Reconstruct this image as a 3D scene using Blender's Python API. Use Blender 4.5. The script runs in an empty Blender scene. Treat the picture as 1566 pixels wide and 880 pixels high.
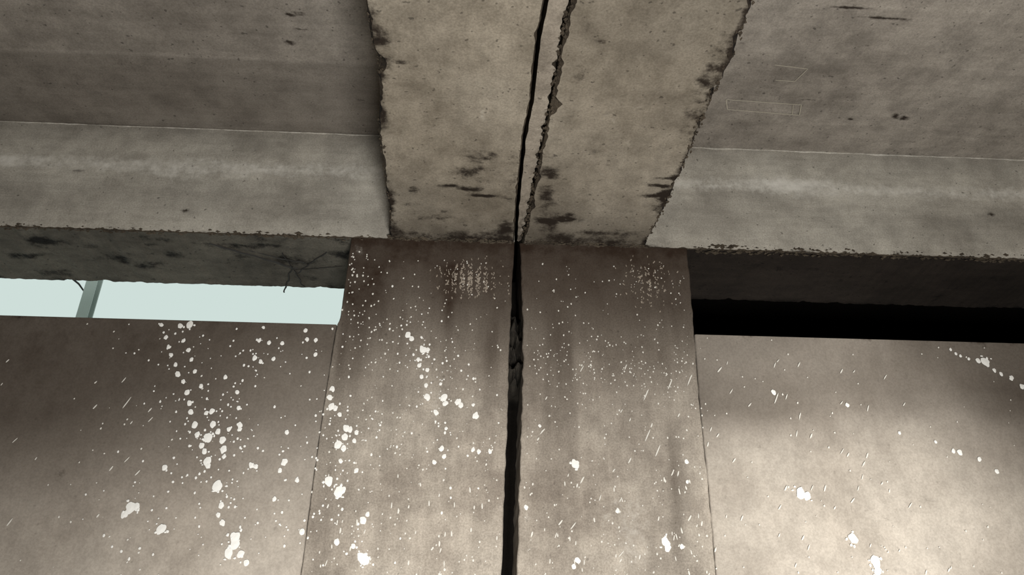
import bpy, math, random
from mathutils import Vector, noise, Matrix
random.seed(7)
sc=bpy.context.scene
sc.view_settings.view_transform='Standard'
H=3.0425; SL=3.52; D=2.5

def lin(c):
    return tuple(((v/255)/12.92 if v/255<=.04045 else ((v/255+.055)/1.055)**2.4) for v in c)+(1,)
def interp(tab,s):
    if s<=tab[0][0]: return tab[0][1]
    for (a,b),(c,d) in zip(tab,tab[1:]):
        if s<=c: return b+(d-b)*(s-a)/(c-a)
    return tab[-1][1]
def nz(x,y,z=0.): return noise.noise(Vector((x,y,z)))
def fb(x,y,z=0.,o=4):
    return noise.fractal(Vector((x,y,z)),1.0,2.0,o)
def sst(a,b,x):
    t=max(0,min(1,(x-a)/(b-a))); return t*t*(3-2*t)

# ---------------------------------------------------------------- materials
def concrete(name,ca,cb,dark,light,grain=(1,1,1),grain_amt=.25,bump=.35,pits=.5,rough=.92,fine_amt=.3,med_amt=.35,gb=.3):
    m=bpy.data.materials.new(name); m.use_nodes=True; nt=m.node_tree; N=nt.nodes; L=nt.links
    bs=N['Principled BSDF']; bs.inputs['Roughness'].default_value=rough
    bs.inputs['Specular IOR Level'].default_value=.2
    tc=N.new('ShaderNodeTexCoord'); O=tc.outputs['Object']
    def nse(sc_,det=6,ro=.6,vec=None,dist=0):
        n=N.new('ShaderNodeTexNoise'); n.inputs['Scale'].default_value=sc_; n.inputs['Detail'].default_value=det
        n.inputs['Roughness'].default_value=ro; n.inputs['Distortion'].default_value=dist
        L.new(vec or O,n.inputs['Vector']); return n.outputs['Fac']
    def ramp(f,a,b):
        r=N.new('ShaderNodeMapRange'); r.interpolation_type='SMOOTHSTEP'
        r.inputs['From Min'].default_value=a; r.inputs['From Max'].default_value=b; L.new(f,r.inputs['Value']); return r.outputs[0]
    def mth(op,a,b):
        n=N.new('ShaderNodeMath'); n.operation=op
        for i,v in enumerate((a,b)):
            if hasattr(v,'links'): L.new(v,n.inputs[i])
            else: n.inputs[i].default_value=v
        return n.outputs[0]
    def mix(f,a,b,t='MIX'):
        n=N.new('ShaderNodeMix'); n.data_type='RGBA'; n.blend_type=t
        for i,v in ((0,f),(6,a),(7,b)):
            if hasattr(v,'links'): L.new(v,n.inputs[i])
            else: n.inputs[i].default_value=v
        return n.outputs[2]
    big=ramp(nse(1.6,6,.62),.33,.67)
    col=mix(big,lin(ca),lin(cb))
    med=ramp(nse(9,6,.7),.3,.7)
    col=mix(med_amt,col,mix(med,lin([v*.72 for v in ca]),lin([min(255,v*1.15) for v in cb])))
    mp=N.new('ShaderNodeMapping'); mp.inputs['Scale'].default_value=grain; L.new(O,mp.inputs['Vector'])
    g=ramp(nse(30,4,.65,vec=mp.outputs[0]),.3,.7)
    gcol=mix(g,(.45,.44,.42,1),(1.3,1.3,1.3,1))
    col=mix(grain_amt,col,mix(1,col,gcol,'MULTIPLY'))
    fine=nse(170,3,.7)
    col=mix(fine_amt,col,mix(1,col,mix(ramp(fine,.35,.65),(.5,.48,.46,1),(1.35,1.35,1.35,1)),'MULTIPLY'))
    at=N.new('ShaderNodeAttribute'); at.attribute_name='dark'
    st=nse(28,6,.75)
    dk=mth('ADD',at.outputs['Fac'],mth('MULTIPLY',mth('SUBTRACT',st,.5),1.3))
    dkm=mth('MULTIPLY',ramp(dk,.25,.75),ramp(at.outputs['Fac'],.0,.2))
    col=mix(dkm,col,lin(dark))
    at3=N.new('ShaderNodeAttribute'); at3.attribute_name='soft'   # smooth blend to the dark tone, dirt film on walls and columns
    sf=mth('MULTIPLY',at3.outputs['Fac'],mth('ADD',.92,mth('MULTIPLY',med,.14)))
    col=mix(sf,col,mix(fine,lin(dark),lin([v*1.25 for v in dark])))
    at2=N.new('ShaderNodeAttribute'); at2.attribute_name='light'
    lt=mth('ADD',at2.outputs['Fac'],mth('MULTIPLY',mth('SUBTRACT',st,.5),1.0))
    ltm=mth('MULTIPLY',ramp(lt,.25,.8),ramp(at2.outputs['Fac'],.0,.2))
    col=mix(ltm,col,lin(light))
    pit=mth('MULTIPLY',ramp(nse(60,1,.5),.70,.76),pits)
    col=mix(pit,col,lin([v*.6 for v in dark]))
    L.new(col,bs.inputs['Base Color'])
    hgt=mth('ADD',mth('MULTIPLY',med,.3),mth('ADD',mth('MULTIPLY',fine,.35),mth('MULTIPLY',g,gb)))
    hgt=mth('SUBTRACT',hgt,mth('ADD',mth('MULTIPLY',pit,.8),mth('MULTIPLY',dkm,.4)))
    bp=N.new('ShaderNodeBump'); bp.inputs['Strength'].default_value=bump; bp.inputs['Distance'].default_value=.005
    L.new(hgt,bp.inputs['Height']); L.new(bp.outputs[0],bs.inputs['Normal'])
    return m
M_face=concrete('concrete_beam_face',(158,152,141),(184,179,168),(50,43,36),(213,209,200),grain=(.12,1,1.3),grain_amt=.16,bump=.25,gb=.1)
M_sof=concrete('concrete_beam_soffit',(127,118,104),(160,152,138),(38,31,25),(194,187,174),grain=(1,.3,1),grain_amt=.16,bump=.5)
M_slab=concrete('concrete_slab',(134,127,118),(163,156,146),(48,41,35),(194,188,177),grain=(.05,.8,1),grain_amt=.18,bump=.35,gb=.06)
M_wall=concrete('plaster_wall',(165,155,143),(190,181,169),(43,33,25),(208,201,191),grain=(1,1,.3),grain_amt=.08,bump=.15,pits=.15,fine_amt=.2,med_amt=.24)
M_col=concrete('plaster_column',(152,141,129),(186,177,164),(42,31,23),(208,201,191),grain=(1,1,.15),grain_amt=.2,bump=.25,pits=.3,fine_amt=.34,med_amt=.38)
M_chip=concrete('broken_edge',(52,45,37),(86,77,65),(25,21,18),(120,112,98),bump=.8)
M_mort=concrete('mortar_strip',(136,127,115),(162,153,140),(45,38,32),(195,188,175),bump=.6)
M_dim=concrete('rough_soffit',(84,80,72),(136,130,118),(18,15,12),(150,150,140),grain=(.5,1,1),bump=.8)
M_dimR=concrete('shaded_soffit',(44,38,33),(58,51,45),(18,14,12),(90,82,72),grain=(.3,1,1),bump=.4)  # darker soffit copy for the right side, its shade put into the colour
M_black=concrete('unlit_black',(24,21,18),(32,28,24),(10,8,7),(60,55,48))  # darkness of the unlit back room and deep joint put into the colour
def plain(name,c,r=.6,met=0.):
    m=bpy.data.materials.new(name); m.use_nodes=True; nt=m.node_tree; b=nt.nodes['Principled BSDF']
    n=nt.nodes.new('ShaderNodeTexNoise'); n.inputs['Scale'].default_value=45
    mx=nt.nodes.new('ShaderNodeMix'); mx.data_type='RGBA'
    mx.inputs[6].default_value=lin([v*.88 for v in c]); mx.inputs[7].default_value=lin(c)
    nt.links.new(n.outputs['Fac'],mx.inputs[0]); nt.links.new(mx.outputs[2],b.inputs['Base Color'])
    b.inputs['Roughness'].default_value=r; b.inputs['Metallic'].default_value=met
    return m
M_paint=plain('white_paint',(250,248,242),.5)
M_spray=plain('fine_paint_spray',(232,228,218),.6)
M_scratch=plain('pale_scratch',(158,146,132),.9)
M_chalk=plain('chalk',(182,175,158),.9)
M_wire=plain('rusty_wire',(36,33,29),.8)
M_post=plain('galvanised_steel',(200,210,204),.6,.0)

# ---------------------------------------------------------------- mesh helpers
def mk(name,vs,fs,mats,mi=None,parent=None,smooth=False,attrs=None):
    me=bpy.data.meshes.new(name); me.from_pydata(vs,[],fs)
    for m in mats: me.materials.append(m)
    if mi: me.polygons.foreach_set('material_index',mi)
    if smooth: me.polygons.foreach_set('use_smooth',[True]*len(fs))
    if attrs:
        for k,f in attrs.items():
            a=me.attributes.new(k,'FLOAT','POINT'); a.data.foreach_set('value',[f(v) for v in vs])
    me.update(); o=bpy.data.objects.new(name,me); sc.collection.objects.link(o)
    if parent: o.parent=parent
    return o
def sweep(name,stations,prof,mats,attrs=None,parent=None,flip=False):
    vs=[];fs=[];mi=[];n=None
    for s in stations:
        p,ids=prof(s); n=len(p); vs+= [tuple(q) for q in p]
    for i in range(len(stations)-1):
        for j in range(n):
            k=(j+1)%n; a,b,c,d=i*n+j,i*n+k,(i+1)*n+k,(i+1)*n+j
            fs.append((a,d,c,b) if flip else (a,b,c,d)); mi.append(ids[j])
    e=len(stations)-1
    fs.append(tuple(range(n))[::-1] if not flip else tuple(range(n))); mi.append(0)
    fs.append(tuple(e*n+j for j in range(n)) if not flip else tuple(e*n+j for j in range(n))[::-1]); mi.append(0)
    return mk(name,vs,fs,mats,mi,parent,attrs=attrs)
def seg(a,b,n):
    a=Vector(a);b=Vector(b); return [a+(b-a)*i/n for i in range(n)]
def frange(a,b,st):
    n=max(1,int(round((b-a)/st))); return [a+(b-a)*i/n for i in range(n+1)]
def blob(px,py,bl):
    v=0
    for (x,y,rx,ry,s) in bl:
        d=((px-x)/rx)**2+((py-y)/ry)**2
        if d<4: v=max(v,s*math.exp(-d*1.2))
    return v
def box(name,a,b,mat,parent=None):
    x0,y0,z0=a;x1,y1,z1=b
    vs=[(x,y,z) for x in(x0,x1) for y in(y0,y1) for z in(z0,z1)]
    fs=[(0,1,3,2),(4,6,7,5),(0,4,5,1),(2,3,7,6),(0,2,6,4),(1,5,7,3)]
    return mk(name,vs,fs,[mat],parent=parent)

# ---------------------------------------------------------------- columns & wall
COL_L=[(0,-.50),(1.87,-.495),(2.14,-.494),(2.40,-.490),(2.69,-.480),(2.71,-.472),(3.04,-.466)]
GAP_L=[(0,.06),(1.878,.096),(2.152,.103),(2.367,.110),(2.553,.112),(2.964,.126),(3.04,.130)]
GAP_R=[(0,.10),(1.878,.143),(2.153,.151),(2.369,.157),(2.554,.161),(2.75,.160),(2.9,.156),(3.04,.150)]
COL_R=[(0,.72),(1.887,.746),(2.165,.753),(2.429,.754),(2.682,.763),(3.021,.773),(3.04,.773)]
zst=frange(0,1.6,.1)[:-1]+frange(1.6,H,.012)
def col_prof(lt,rt,y0,y1,jl=.0015,jr=.003,n=56):
    def f(z):
        xl=interp(lt,z)+nz(z*35,1.3+lt[0][1])*jl; xr=interp(rt,z)+nz(z*30,7.7+rt[0][1])*jr
        c=.003
        p=[Vector((xl,y1,z))]+[Vector((xl,y0+c,z))]+seg((xl+c,y0,z),(xr-c,y0,z),n)+[Vector((xr-c,y0,z)),Vector((xr,y0+c,z)),Vector((xr,y1,z))]
        return p,[0]*len(p)
    return f
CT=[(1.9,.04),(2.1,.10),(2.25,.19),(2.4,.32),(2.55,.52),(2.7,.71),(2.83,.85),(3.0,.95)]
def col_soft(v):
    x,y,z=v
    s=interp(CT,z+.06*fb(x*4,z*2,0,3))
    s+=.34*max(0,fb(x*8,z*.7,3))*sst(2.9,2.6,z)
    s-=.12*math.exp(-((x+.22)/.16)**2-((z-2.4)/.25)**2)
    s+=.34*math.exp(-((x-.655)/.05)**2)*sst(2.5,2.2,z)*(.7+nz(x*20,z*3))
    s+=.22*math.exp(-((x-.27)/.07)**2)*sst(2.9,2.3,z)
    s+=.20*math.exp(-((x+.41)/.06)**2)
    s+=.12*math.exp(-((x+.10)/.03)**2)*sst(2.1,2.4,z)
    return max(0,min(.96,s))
def col_dark(v):
    x,y,z=v
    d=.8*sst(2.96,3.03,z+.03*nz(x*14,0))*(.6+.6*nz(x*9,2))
    d+=.30*max(0,fb(x*9,z*2,5))
    return max(0,min(1,d))
def col_light(v):
    x,y,z=v
    return .38*max(0,fb(x*6+4,z*1.6,9))*sst(2.8,2.5,z)+.38*math.exp(-((x-.5)/.09)**2-((z-2.0)/.25)**2)+.35*math.exp(-((x+.43)/.03)**2-((z-3.0)/.04)**2)
A=dict(dark=col_dark,soft=col_soft,light=col_light)
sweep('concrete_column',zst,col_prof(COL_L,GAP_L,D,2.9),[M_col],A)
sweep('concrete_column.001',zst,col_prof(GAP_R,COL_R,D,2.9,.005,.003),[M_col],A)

SILL=2.692
zs2=frange(0,1.6,.1)[:-1]+frange(1.6,SILL,.015)
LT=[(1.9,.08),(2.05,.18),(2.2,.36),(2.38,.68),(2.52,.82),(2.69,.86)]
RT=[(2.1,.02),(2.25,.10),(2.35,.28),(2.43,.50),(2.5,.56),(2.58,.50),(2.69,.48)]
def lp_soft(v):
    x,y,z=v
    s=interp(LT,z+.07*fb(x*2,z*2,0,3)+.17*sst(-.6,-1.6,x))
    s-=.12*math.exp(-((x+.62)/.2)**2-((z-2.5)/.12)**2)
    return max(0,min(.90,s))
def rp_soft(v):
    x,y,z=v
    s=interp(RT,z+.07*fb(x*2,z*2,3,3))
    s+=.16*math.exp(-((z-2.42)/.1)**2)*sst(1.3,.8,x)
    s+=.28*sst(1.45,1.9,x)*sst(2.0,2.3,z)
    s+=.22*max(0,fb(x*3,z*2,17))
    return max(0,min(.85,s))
def wdark(v):
    x,y,z=v
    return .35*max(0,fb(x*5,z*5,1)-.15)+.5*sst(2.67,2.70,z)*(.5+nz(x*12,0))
def wlight(v):
    return .2*max(0,fb(v[0]*3+2,v[2]*3,12))
lt=[(0,-4.),(3,-4.)]; rt=[(a,b-.0025) for a,b in COL_L]
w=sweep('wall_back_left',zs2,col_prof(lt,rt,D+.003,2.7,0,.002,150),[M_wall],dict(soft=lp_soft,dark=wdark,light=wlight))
box('joint_backing',(-.52,D+.02,0),(-.46,2.69,SILL-.01),M_chip,w)  # added strip that keeps light from coming through the crack
lt=[(a,b+.0025) for a,b in COL_R]; rt=[(0,4.),(3,4.)]
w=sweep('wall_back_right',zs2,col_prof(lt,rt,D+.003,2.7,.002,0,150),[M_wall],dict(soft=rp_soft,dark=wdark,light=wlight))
box('joint_backing',(.70,D+.02,0),(.79,2.69,SILL-.01),M_chip,w)

# filler inside the column joint
def fprof(z):
    xl=interp(GAP_L,z)-.001; xr=interp(GAP_R,z)+.001
    b=sst(2.50,2.53,z)*sst(2.82,2.78,z)
    p=[];n=10
    for i in range(n+1):
        x=xl+(xr-xl)*i/n
        y=2.80-.265*b*(.85+.45*nz(x*50,z*22))
        p.append(Vector((x,y,z)))
    p+= [Vector((xr,2.88,z)),Vector((xl,2.88,z))]
    return p,[0 if b<.4 else 1]*len(p)
sweep('joint_filler',zst,fprof,[M_black,M_chip],dict(dark=lambda v:.0,soft=lambda v:.0,light=lambda v:.55 if 2.51<v[2]<2.80 else 0))

# ---------------------------------------------------------------- longitudinal beams (along wall)
def lb_prof(seed,y1=2.9):
    def f(x):
        c=.003+.012*max(0,fb(x*22,seed))+.006*max(0,nz(x*90,seed)); zb=H+.004*nz(x*6,seed)+.003*nz(x*40,seed)
        c2=.004+.02*max(0,fb(x*15,seed+5)); tz=SL-.004+.006*nz(x*8,seed+9)
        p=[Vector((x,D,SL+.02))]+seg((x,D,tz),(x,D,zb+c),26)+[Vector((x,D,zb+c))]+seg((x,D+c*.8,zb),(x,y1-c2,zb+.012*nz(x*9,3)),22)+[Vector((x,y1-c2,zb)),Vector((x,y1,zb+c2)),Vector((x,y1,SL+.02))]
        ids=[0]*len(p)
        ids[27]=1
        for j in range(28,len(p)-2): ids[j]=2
        return p,ids
    return f
def lf_dark(v):
    x,y,z=v
    if y>D+.001 and z<H+.05:   # soffit
        d=.65*max(0,fb(x*7,y*12,4))+.3*sst(2.86,2.9,y)
        if x<0: d+=.6*blob(x,y,[(-1.6,2.6,.12,.05,1),(-1.3,2.75,.1,.04,1),(-.7,2.68,.16,.05,1),(-1.66,2.83,.1,.05,1),(-.9,2.58,.25,.02,1),(-.5,2.62,.06,.05,.9),(-1.15,2.66,.08,.04,.8),(-1.45,2.62,.05,.02,1),(-1.75,2.7,.08,.03,1)])
        return min(1,d)
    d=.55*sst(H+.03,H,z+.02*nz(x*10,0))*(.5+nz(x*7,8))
    d+=.32*max(0,fb(x*6,z*14,6)-.2)
    return max(0,min(1,d+.8*blob(x,z,[(-1.5,3.297,.06,.006,.8),(-1.077,3.134,.04,.008,.9),(1.994,3.245,.02,.012,1),(-.5,3.42,.03,.012,.6)])))
def lf_soft(v):
    x,y,z=v
    if y>D+.001 and z<H+.05:
        return .48 if x<0 else .3
    s=.04+.24*sst(3.40,3.52,z)+.18*sst(3.30,3.2,z)*(1+nz(x*3,z*3))*sst(3.04,3.15,z)
    s+=.20*max(0,fb(x*3,z*5,9))
    return max(0,s)
def lf_light(v):
    x,y,z=v
    if y>D+.001: return 0
    return .45*math.exp(-((z-3.34)/.05)**2)+.25*max(0,fb(x*2,z*9,2))
B=dict(dark=lf_dark,soft=lf_soft,light=lf_light)
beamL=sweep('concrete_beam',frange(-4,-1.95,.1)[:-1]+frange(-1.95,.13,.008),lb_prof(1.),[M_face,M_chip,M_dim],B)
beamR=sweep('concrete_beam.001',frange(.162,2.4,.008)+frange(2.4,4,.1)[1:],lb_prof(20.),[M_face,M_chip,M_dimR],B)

# ---------------------------------------------------------------- depth beams (towards viewer)
def dec(s): 
    o=[]
    for i in range(0,len(s),6): o.append((int(s[i+3:i+6])/200,(int(s[i:i+3])-400)/200))
    return sorted(o)
TA=dec("341278341295341304343318342337341354338377338409337438338460335490")
TB=dec("530267530284531307529332528366528397527426526453523487")
TC=dec("429273427299427322427349425378425410425447425493")
TC=[(y,x-.003) for y,x in TC]; TD=[(1.36,.212),(1.445,.203),(1.56,.200),(1.685,.197),(1.855,.190),(2.015,.183),(2.195,.177),(2.395,.168),(2.5,.160)]
TC[-1]=(2.5,.128)
def db_prof(L,R,seed,rl,rr):
    def f(y):
        bo=1+1.8*math.exp(-((y-1.65)/.14)**2)
        cl=.003+rl*bo*max(0,fb(y*14,seed)+.25); cr=.003+rr*max(0,fb(y*16,seed+3)+.2)
        xl=interp(L,y)+rl*.25*nz(y*30,seed+7); xr=interp(R,y)+rr*.4*nz(y*45,seed+8)
        zz=H+.002*nz(y*9,seed)
        p=seg((xl,y,SL+.02),(xl,y,zz+cl),3)+[Vector((xl,y,zz+cl))]+seg((xl+cl,y,zz),(xr-cr,y,zz),44)+[Vector((xr-cr,y,zz)),Vector((xr,y,zz+cr*1.2)),Vector((xr,y,SL+.02))]
        ids=[0]*len(p)
        ids[3]=1; ids[3+45]=1
        for j in range(4,48): ids[j]=2
        return p,ids
    return f
ST=[(.005,1.99,.07,.045,.8),(-.035,2.17,.1,.02,.9),(.02,2.205,.07,.015,1),(-.10,2.155,.05,.015,.9),(.215,2.08,.05,.06,.8),(.31,2.325,.07,.035,1),(.585,2.115,.06,.015,1),(.64,2.055,.05,.03,.9),(.3,1.49,.03,.015,.8),(-.23,1.6,.04,.01,.8),(.52,2.27,.05,.01,.5),(-.215,1.82,.02,.01,.9),(-.22,2.18,.03,.02,.8),(.575,2.17,.07,.015,1),(.22,2.2,.04,.1,.75),(.24,2.35,.05,.06,.9),(.1,2.1,.03,.2,.5),(.1,2.38,.04,.06,.7),(.62,2.2,.04,.1,.8),(-.27,1.55,.03,.14,.7),(-.3,1.8,.03,.1,.6),(-.3,2.3,.02,.15,.6),
 (.61,1.6,.04,.25,.6),(.64,1.5,.03,.2,.6),(.36,1.95,.04,.02,.6),(.45,1.75,.02,.01,.5),(-.05,1.55,.02,.01,.5),(-.02,2.08,.14,.05,.5),(-.1,2.35,.2,.03,.45),(.45,2.4,.16,.03,.5),(.65,1.95,.03,.2,.5),(.62,2.16,.07,.012,1),(.60,2.07,.06,.01,.9),(.26,1.62,.03,.2,.45)]
def db_dark(v):
    x,y,z=v
    if z>H+.03: return .2
    d=blob(x,y,ST)*(.8+.7*fb(x*12,y*30,1))
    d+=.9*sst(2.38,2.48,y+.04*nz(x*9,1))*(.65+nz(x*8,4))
    d+=.36*max(0,fb(x*6,y*6,8)-.05)
    d+=.3*sst(.03,0,abs(x-interp(TB,y)))+.25*sst(.03,0,abs(x-interp(TA,y)))
    return max(0,min(1,d))
def db_soft(v):
    x,y,z=v
    s=.08+.32*sst(2.1,2.5,y)+.28*sst(1.85,1.3,y)*sst(.15,.5,x)+.28*max(0,fb(x*3,y*3,2))
    if x>.17: s+=.06
    return min(.8,s)
def db_light(v):
    x,y,z=v
    return .3*max(0,fb(x*4,y*4,20))+.5*blob(x,y,[(.0,1.8,.02,.05,.8),(.51,2.28,.05,.008,.8)])
C=dict(dark=db_dark,soft=db_soft,light=db_light)
yst=frange(-3.9,1.1,.1)[:-1]+frange(1.1,D,.008)
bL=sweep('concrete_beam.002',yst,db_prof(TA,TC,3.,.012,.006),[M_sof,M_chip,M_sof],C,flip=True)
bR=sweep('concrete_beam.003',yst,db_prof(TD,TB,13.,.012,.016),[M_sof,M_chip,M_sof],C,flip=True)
def mprof(y):
    xl=interp(TC,y)+.012+.003*nz(y*20,3); xr=interp(TD,y)-.005-.016*max(0,nz(y*38,9)+.25)
    if xr<xl+.006: xr=xl+.006
    z=H+.009+.004*nz(y*15,4)
    return [Vector((xl,y,SL)),Vector((xl,y,z)),Vector(((xl+xr)/2,y,z-.003)),Vector((xr,y,z+.002)),Vector((xr,y,SL))],[1,0,0,1,1]
sweep('expansion_joint_strip',yst,mprof,[M_mort,M_chip],dict(dark=lambda v:.25*max(0,fb(v[1]*8,v[0]*30))+.5*sst(2.2,2.5,v[1]),soft=lambda v:.10,light=lambda v:.12),flip=True)

# ---------------------------------------------------------------- ceiling
vs=[];fs=[]
xs=frange(-4.1,-2.2,.2)[:-1]+frange(-2.2,2.6,.02)+frange(2.6,4.1,.2)[1:]
ys=frange(-4.1,1.3,.3)[:-1]+frange(1.3,2.5,.012)+[2.72,2.9]
for y in ys:
    for x in xs:
        z=SL+.0025*fb(x*1.5,y*3)
        if 2.11<y<2.49 and x<0: z+=-.002
        vs.append((x,y,z))
nx=len(xs)
for j in range(len(ys)-1):
    for i in range(nx-1):
        a=j*nx+i; fs.append((a,a+nx,a+nx+1,a+1))
SS=[(-.613,1.894,.05,.008,1),(-.64,1.90,.02,.012,.9),(-.666,2.025,.03,.01,1),(-.688,2.151,.012,.012,1),(-.67,2.025,.015,.02,.8),(1.17,1.769,.08,.006,.9),(1.295,1.806,.1,.005,.9),(1.399,2.297,.02,.008,1),(1.601,2.278,.03,.014,.9),(1.56,2.27,.02,.02,.8),(-.62,1.96,.03,.004,.8),(-1.3,2.05,.05,.004,.6),(1.2,2.2,.06,.004,.6),(1.55,2.0,.1,.004,.6),(1.7,2.42,.06,.008,.7),(-.45,2.3,.03,.01,.6)]
def s_dark(v):
    x,y,z=v
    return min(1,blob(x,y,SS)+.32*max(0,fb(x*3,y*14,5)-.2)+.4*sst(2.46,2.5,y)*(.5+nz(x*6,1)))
def s_soft(v):
    x,y,z=v
    s=.06 if x>0 else .24
    if x<0: s+=.16*sst(2.10,2.125,y)+.10*sst(1.75,1.6,y)
    else: s+=.12*sst(2.3,2.48,y)
    s+=.25*max(0,fb(x*1.5,y*3,3))
    return min(.8,s)
mk('ceiling',vs,fs,[M_slab],attrs=dict(dark=s_dark,soft=s_soft,light=lambda v:.35*max(0,fb(v[0]*2,v[1]*9,30)-.1)))
box('roof_slab',(-4.2,-4.2,SL+.03),(4.2,2.9,SL+.25),M_slab)

# ---------------------------------------------------------------- room shell
box('floor',(-4.2,-4.2,-.15),(4.2,7.2,0),M_slab)
box('wall_left',(-4.2,-4.2,0),(-4,2.9,SL),M_wall)
box('wall_right',(4,-4.2,0),(4.2,7.2,SL),M_wall)
box('wall_front',(-4,-4.2,0),(4,-4,SL),M_wall)
box('wall_partition',(.05,2.9,0),(.16,7,SL),M_black)
box('wall_far',(.16,6.0,0),(4,6.15,SL),M_black)
box('ceiling_far_room',(.05,2.9,SL),(4.2,7.2,SL+.2),M_black)

# ---------------------------------------------------------------- galvanised post outside
prof=[(-.03,-.03),(.03,-.03),(.03,-.022),(-.014,-.022),(-.014,.022),(.03,.022),(.03,.03),(-.03,.03)]
def pp(z):
    return [Vector((-2.13+a,4+b,z)) for a,b in prof],[0]*8
post=sweep('steel_post',frange(0,5.5,.5),pp,[M_post])
box('base_plate',(-2.23,3.9,0),(-2.03,4.1,.012),M_post,post)
def tube(name,pts,r,mat,parent=None,seed=0):
    vs=[];fs=[];n=5
    for i,p in enumerate(pts):
        p=Vector(p); t=(Vector(pts[min(i+1,len(pts)-1)])-Vector(pts[max(i-1,0)])).normalized()
        a=t.cross(Vector((.1,.2,1))).normalized(); b=t.cross(a)
        rr=r*(.6+.8*abs(nz(i*1.7,seed)))
        for k in range(n):
            vs.append(tuple(p+a*math.cos(k*2*math.pi/n)*rr+b*math.sin(k*2*math.pi/n)*rr))
        if i:
            for k in range(n):
                fs.append(((i-1)*n+k,(i-1)*n+(k+1)%n,i*n+(k+1)%n,i*n+k))
    return mk(name,vs,fs,[mat],parent=parent)
tube('brace_wire',[(-2.13,3.99,3.52),(-2.2,3.98,3.60),(-2.45,3.95,3.78)],.006,M_wire,post)

wires=bpy.data.objects.new('tie_wire',None); sc.collection.objects.link(wires)
def wire(a,b,sag,r,seed,k):
    a=Vector(a);b=Vector(b);pts=[]
    for i in range(15):
        t=i/14; p=a.lerp(b,t); p+=Vector((.012*nz(t*5,seed),.012*nz(t*5,seed+4),-sag*math.sin(math.pi*t)+.004*nz(t*9,seed)))
        pts.append(p)
    tube('strand_%d'%k,pts,r,M_wire,wires,seed)
wire((-.996,2.569,H-.001),(-.703,2.735,H-.002),.001,.0055,1,1)
wire((-.863,2.612,H-.001),(-.66,2.70,H-.002),.001,.003,2,2)
wire((-.57,2.603,H-.001),(-.72,2.78,H-.002),.001,.004,3,3)
wire((-.72,2.72,H-.001),(-.79,2.92,H-.012),.002,.0045,4,4)
wire((-.50,2.70,H-.001),(-.72,2.75,H-.003),.001,.0025,5,5)
wire((-.74,2.62,H-.001),(-.70,2.88,H-.005),.001,.0035,6,6)

# ---------------------------------------------------------------- chips & crumbs along edges
def crumbs(name,items,mat,parent):
    vs=[];fs=[]
    for (x,y,z,sx,sy,sz) in items:
        b=len(vs)
        for d in ((1,0,0),(-1,0,0),(0,1,0),(0,-1,0),(0,0,1),(0,0,-1)):
            j=[random.uniform(.5,1.2)]*3
            vs.append((x+d[0]*sx*j[0]+random.uniform(-.3,.3)*sx,y+d[1]*sy*j[1],z+d[2]*sz*j[2]+random.uniform(-.3,.3)*sz))
        for f in ((0,2,4),(2,1,4),(1,3,4),(3,0,4),(2,0,5),(1,2,5),(3,1,5),(0,3,5)): fs.append(tuple(b+q for q in f))
    mk(name,vs,fs,[mat],parent=parent)
it=[]
for _ in range(340):
    x=random.uniform(-2.0,-.36); s=random.uniform(.002,.007)*(1+max(0,nz(x*5,3)))
    it.append((x,D+random.uniform(-.003,.01),H+random.uniform(-.006,.014),s*1.6,s,s*.8))
crumbs('edge_crumbs',it,M_chip,beamL)
it=[]
for _ in range(460):
    x=random.uniform(.80,2.3); s=random.uniform(.002,.0075)*(1+max(0,nz(x*5,3)))
    it.append((x,D+random.uniform(-.003,.01),H+random.uniform(-.012,.020),s*1.8,s,s*.9))
for _ in range(70):
    x=random.uniform(.80,2.2); s=random.uniform(.002,.005)
    it.append((x,D+.001,H+.02+abs(random.gauss(0,.018)),s*1.8,.0015,s*.8))
crumbs('edge_crumbs',it,M_chip,beamR)
it=[]
for _ in range(130):
    y=random.uniform(1.2,2.48); s=random.uniform(.002,.005)
    it.append((interp(TA,y)+random.uniform(-.002,.012),y,H+random.uniform(-.002,.01),s,s*1.8,s))
for _ in range(240):
    x=random.uniform(-.33,.12); s=random.uniform(.002,.006)
    it.append((x,2.49+random.uniform(-.012,.008),H+random.uniform(-.006,.004),s*1.8,s,s))
crumbs('edge_crumbs',it,M_chip,bL)
it=[]
for _ in range(220):
    y=random.uniform(1.2,2.48); s=random.uniform(.002,.007)
    it.append((interp(TB,y)+random.uniform(-.016,.004),y,H+random.uniform(-.002,.01),s,s*1.8,s))
for _ in range(240):
    y=random.uniform(1.2,2.45); s=random.uniform(.002,.006)
    it.append((interp(TD,y)+random.uniform(-.010,.006),y,H+random.uniform(-.001,.008),s,s*1.8,s))
for _ in range(240):
    x=random.uniform(.17,.62); s=random.uniform(.002,.006)
    it.append((x,2.49+random.uniform(-.012,.008),H+random.uniform(-.006,.004),s*1.8,s,s))
crumbs('edge_crumbs',it,M_chip,bR)
def fin(name,x0,x1,parent,seed):
    def f(x):
        h=.001+.008*max(0,fb(x*9,seed)+.2); d=.002+.004*abs(nz(x*20,seed))
        return [Vector((x,D+.01,SL+.01)),Vector((x,D-d,SL-.001)),Vector((x,D-d*.6,SL-h)),Vector((x,D+.01,SL-h-.004))],[0]*4
    sweep(name,frange(x0,x1,.01),f,[M_face],dict(dark=lambda v:.6*max(0,nz(v[0]*11,1)),soft=lambda v:.0,light=lambda v:.4),parent=parent,flip=True)
fin('mortar_fin',-2.2,-.34,beamL,4.)
fin('mortar_fin',.68,2.6,beamR,8.)

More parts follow.
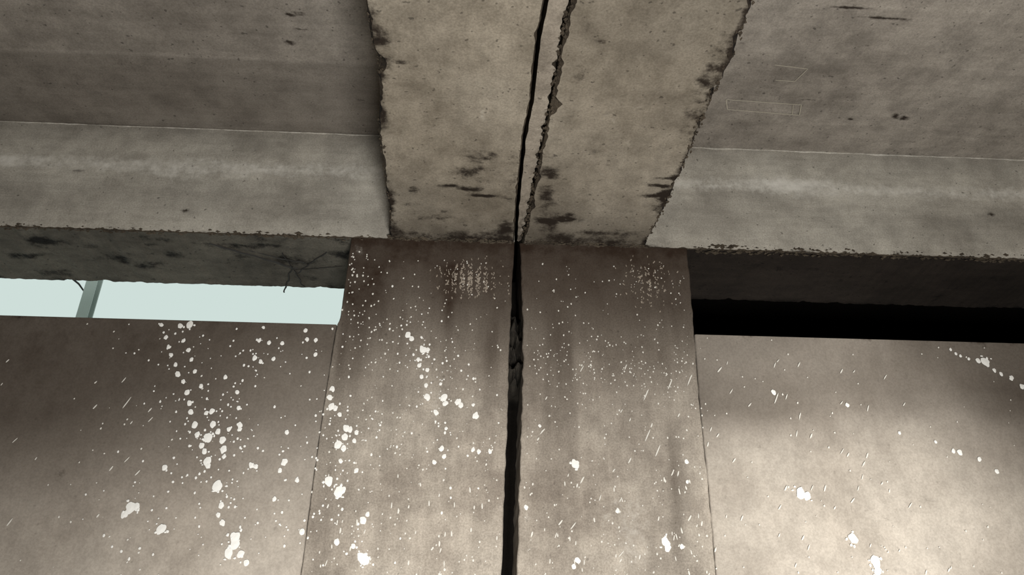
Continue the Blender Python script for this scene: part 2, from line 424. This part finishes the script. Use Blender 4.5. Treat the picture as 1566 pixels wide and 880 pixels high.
# ---------------------------------------------------------------- paint splatter on the wall
SP="1865344191525419451841975124201505420449952094944213486521647952184735222464622545852294515231447523444172354385243425924841452474084250403525939592603918"
SP+="2573868264385626838051995345205535720352342085164211509421550142214914228472423346562324568237460524145562434496244462423147452444444250465525146242525125"
SP+="2535254257509424548742484764255534326052342655114269523423549742855264291526428353342925154209436519441191914076197412621539982624395265438428244162804364"
SP+="2794184281461429143043535326356529536452173675215361514436250943685064364501436849543774963369487637547653804877381483538948463914825401475639948233824663"
SP+="3804525382447437644344004524404451441145143064915305485530747963104785313473431846463214635325462431845863144537318451532445643174434327437431143083184239"
SP+="3204246337410433440663363849338383732039352983995302395233039144664448434416444346935203968521393653844745374343530394446538554633814491415473553237385293"
SP+="741527374752537535245758523976351747675144773511577950556524884603496571845847224575734453474444546104289614426763840086503879650381768447037074643"
spl=[]
for i in range(0,len(SP)-6,7):
    x=(int(SP[i:i+3])-400)/200; z=int(SP[i+3:i+6])/200; r=int(SP[i+6])*.0021
    spl.append((x+random.uniform(-.002,.002),z+random.uniform(-.002,.002),r))
vs=[];fs=[];mi=[]
def onwall(x,z):
    gl=interp(GAP_L,z);gr=interp(GAP_R,z)
    if gl-.008<x<gr+.010: return False
    if (x<interp(COL_L,z)+.002 or x>interp(COL_R,z)-.002) and z>SILL-.012: return False
    return z<H-.02
def splat(x,z,rx,rz,ang=0,n=11,rag=.3,dome=.0015,m=1):
    if not onwall(x,z): return
    y=D-.0006; b=len(vs); vs.append((x,y-dome,z)); sd=random.random()*99
    ca,sa=math.cos(ang),math.sin(ang)
    for k in range(n):
        t=k*2*math.pi/n; q=1+rag*nz(math.cos(t)*1.2+sd,math.sin(t)*1.2)*1.6
        a=math.cos(t)*rx*q; c=math.sin(t)*rz*q
        vs.append((x+a*ca-c*sa,y,z+a*sa+c*ca))
    for k in range(n): fs.append((b,b+1+k,b+1+(k+1)%n)); mi.append(m)
for x,z,r in spl:
    splat(x,z,r*.76,r*.96,random.uniform(-.5,.5),16,.24,.001,0)
    if r>.014:
        for _ in range(4):
            a=random.uniform(0,6.28); q=r*random.uniform(.9,1.5)
            splat(x+math.cos(a)*q,z+math.sin(a)*q,r*random.uniform(.12,.3),r*random.uniform(.12,.3),m=0)
cl=[s for s in spl if s[0]<.0]
for _ in range(520):
    x,z,r=random.choice(cl); s=random.uniform(.0014,.0038)
    splat(x+random.gauss(0,.07),z+random.gauss(0,.09),s,s*random.uniform(1,1.5),0,8,.2,.0006,0)
for _ in range(1000):
    x=random.uniform(-1.35,1.9); z=random.uniform(1.8,2.97)
    if random.random()<.62: x=random.uniform(-.48,.76)
    s=random.uniform(.0010,.0028)
    splat(x,z,s,s*random.uniform(1,1.6),random.uniform(-.6,.2),8,.2,.0005)
for _ in range(160):   # band of fine spray across the column heads
    x=random.uniform(.2,.74); z=random.gauss(2.56,.06); s=random.uniform(.001,.0026)
    splat(x,z,s,s*1.3,0,7,.2,.0005)
for _ in range(60):
    z=random.uniform(2.5,3.0); x=-.46+.25*(3.0-z)+random.gauss(0,.03); s=random.uniform(.0016,.0034)
    splat(x,z,s,s*1.3,0,8,.2,.0005)
for _ in range(120):
    x=random.uniform(.17,1.5) if random.random()<.75 else random.uniform(-1.8,-.9)
    z=random.uniform(1.8,2.6)
    splat(x,z,random.uniform(.0014,.0024),random.uniform(.005,.014),random.uniform(-.75,-.3),8,.25,.0005)
for x,z in [(.575,2.46),(.66,2.50),(.57,2.32),(.60,2.27),(1.02,2.46),(.73,2.52),(-1.12,2.39)]:
    splat(x,z,.002,.022,-.45,10,.25,.0005)
for _ in range(80):
    x=random.uniform(-.45,.76); z=random.uniform(1.8,2.2)
    splat(x,z,random.uniform(.0014,.0026),random.uniform(.004,.010),random.uniform(-.3,.2),8,.25,.0005)
mk('paint_splatter',vs,fs,[M_paint,M_spray],mi)
vs=[];fs=[];mi=[]
for _ in range(520):
    u=random.random()
    if u<.66: x=random.gauss(-.03,.052); z=random.gauss(2.885,.036)
    else: x=random.gauss(.61,.05); z=random.gauss(2.90,.045)
    x=x*.6+.4*round(x/.028)*.028
    splat(x,z,random.uniform(.001,.0026),random.uniform(.0015,.006),random.uniform(-.8,.8),6,.4,.0004,0)
mk('plaster_scratches',vs,fs,[M_scratch])

vs=[];fs=[]
def line(pts,w):
    for a,b in zip(pts,pts[1:]):
        a=Vector(a+(SL-.006,));b=Vector(b+(SL-.006,)); n=(b-a).normalized().cross(Vector((0,0,1)))*w/2
        k=len(vs); vs.extend([tuple(a-n),tuple(b-n),tuple(b+n),tuple(a+n)]); fs.append((k,k+1,k+2,k+3))
line([(.893,2.210),(1.18,2.222),(1.194,2.279),(.914,2.263),(.893,2.21)],.003)
line([(1.013,2.026),(1.134,2.038),(1.111,2.102),(1.04,2.10)],.0025)
line([(1.15,2.225),(1.165,2.275)],.002)
mk('chalk_marks',vs,fs,[M_chalk])

# ---------------------------------------------------------------- light
w=bpy.data.worlds.new('sky'); sc.world=w; w.use_nodes=True
bg=w.node_tree.nodes['Background']; bg.inputs[0].default_value=lin((206,222,217)); bg.inputs[1].default_value=1.0
def area(name,loc,tgt,size,power,col):
    l=bpy.data.lights.new(name,'AREA'); l.size=size; l.energy=power; l.color=col
    o=bpy.data.objects.new(name,l); sc.collection.objects.link(o); o.location=loc
    o.rotation_euler=(Vector(tgt)-Vector(loc)).to_track_quat('-Z','Y').to_euler(); return o
def spot(name,loc,tgt,ang,power,col,r=.08):
    l=bpy.data.lights.new(name,'SPOT'); l.energy=power; l.color=col; l.spot_size=math.radians(ang); l.spot_blend=1; l.shadow_soft_size=r
    o=bpy.data.objects.new(name,l); sc.collection.objects.link(o); o.location=loc
    o.rotation_euler=(Vector(tgt)-Vector(loc)).to_track_quat('-Z','Y').to_euler(); return o
area('work_light',(.45,-.4,.7),(.25,2.5,2.9),.7,110,(1,.99,.96))
spot('work_spot',(1.3,.4,.7),(1.22,2.5,1.98),34,260,(1,.99,.95))
spot('work_spot.001',(-.2,.4,.7),(-.2,2.5,1.8),50,125,(1,.985,.95))

# ---------------------------------------------------------------- camera
cd=bpy.data.cameras.new('camera'); cam=bpy.data.objects.new('camera',cd); sc.collection.objects.link(cam)
cd.sensor_width=36; cd.lens=1219/1566*36; cd.clip_start=.01
R=Vector((.9986,-.0520,.0059)); F=Vector((.0429,.8782,.4764))
F.normalize(); R=(R-R.dot(F)*F).normalized(); Up=R.cross(F)
m=Matrix((R,Up,-F)).transposed().to_4x4(); m.translation=Vector((0,0,1.5)); cam.matrix_world=m
sc.camera=cam
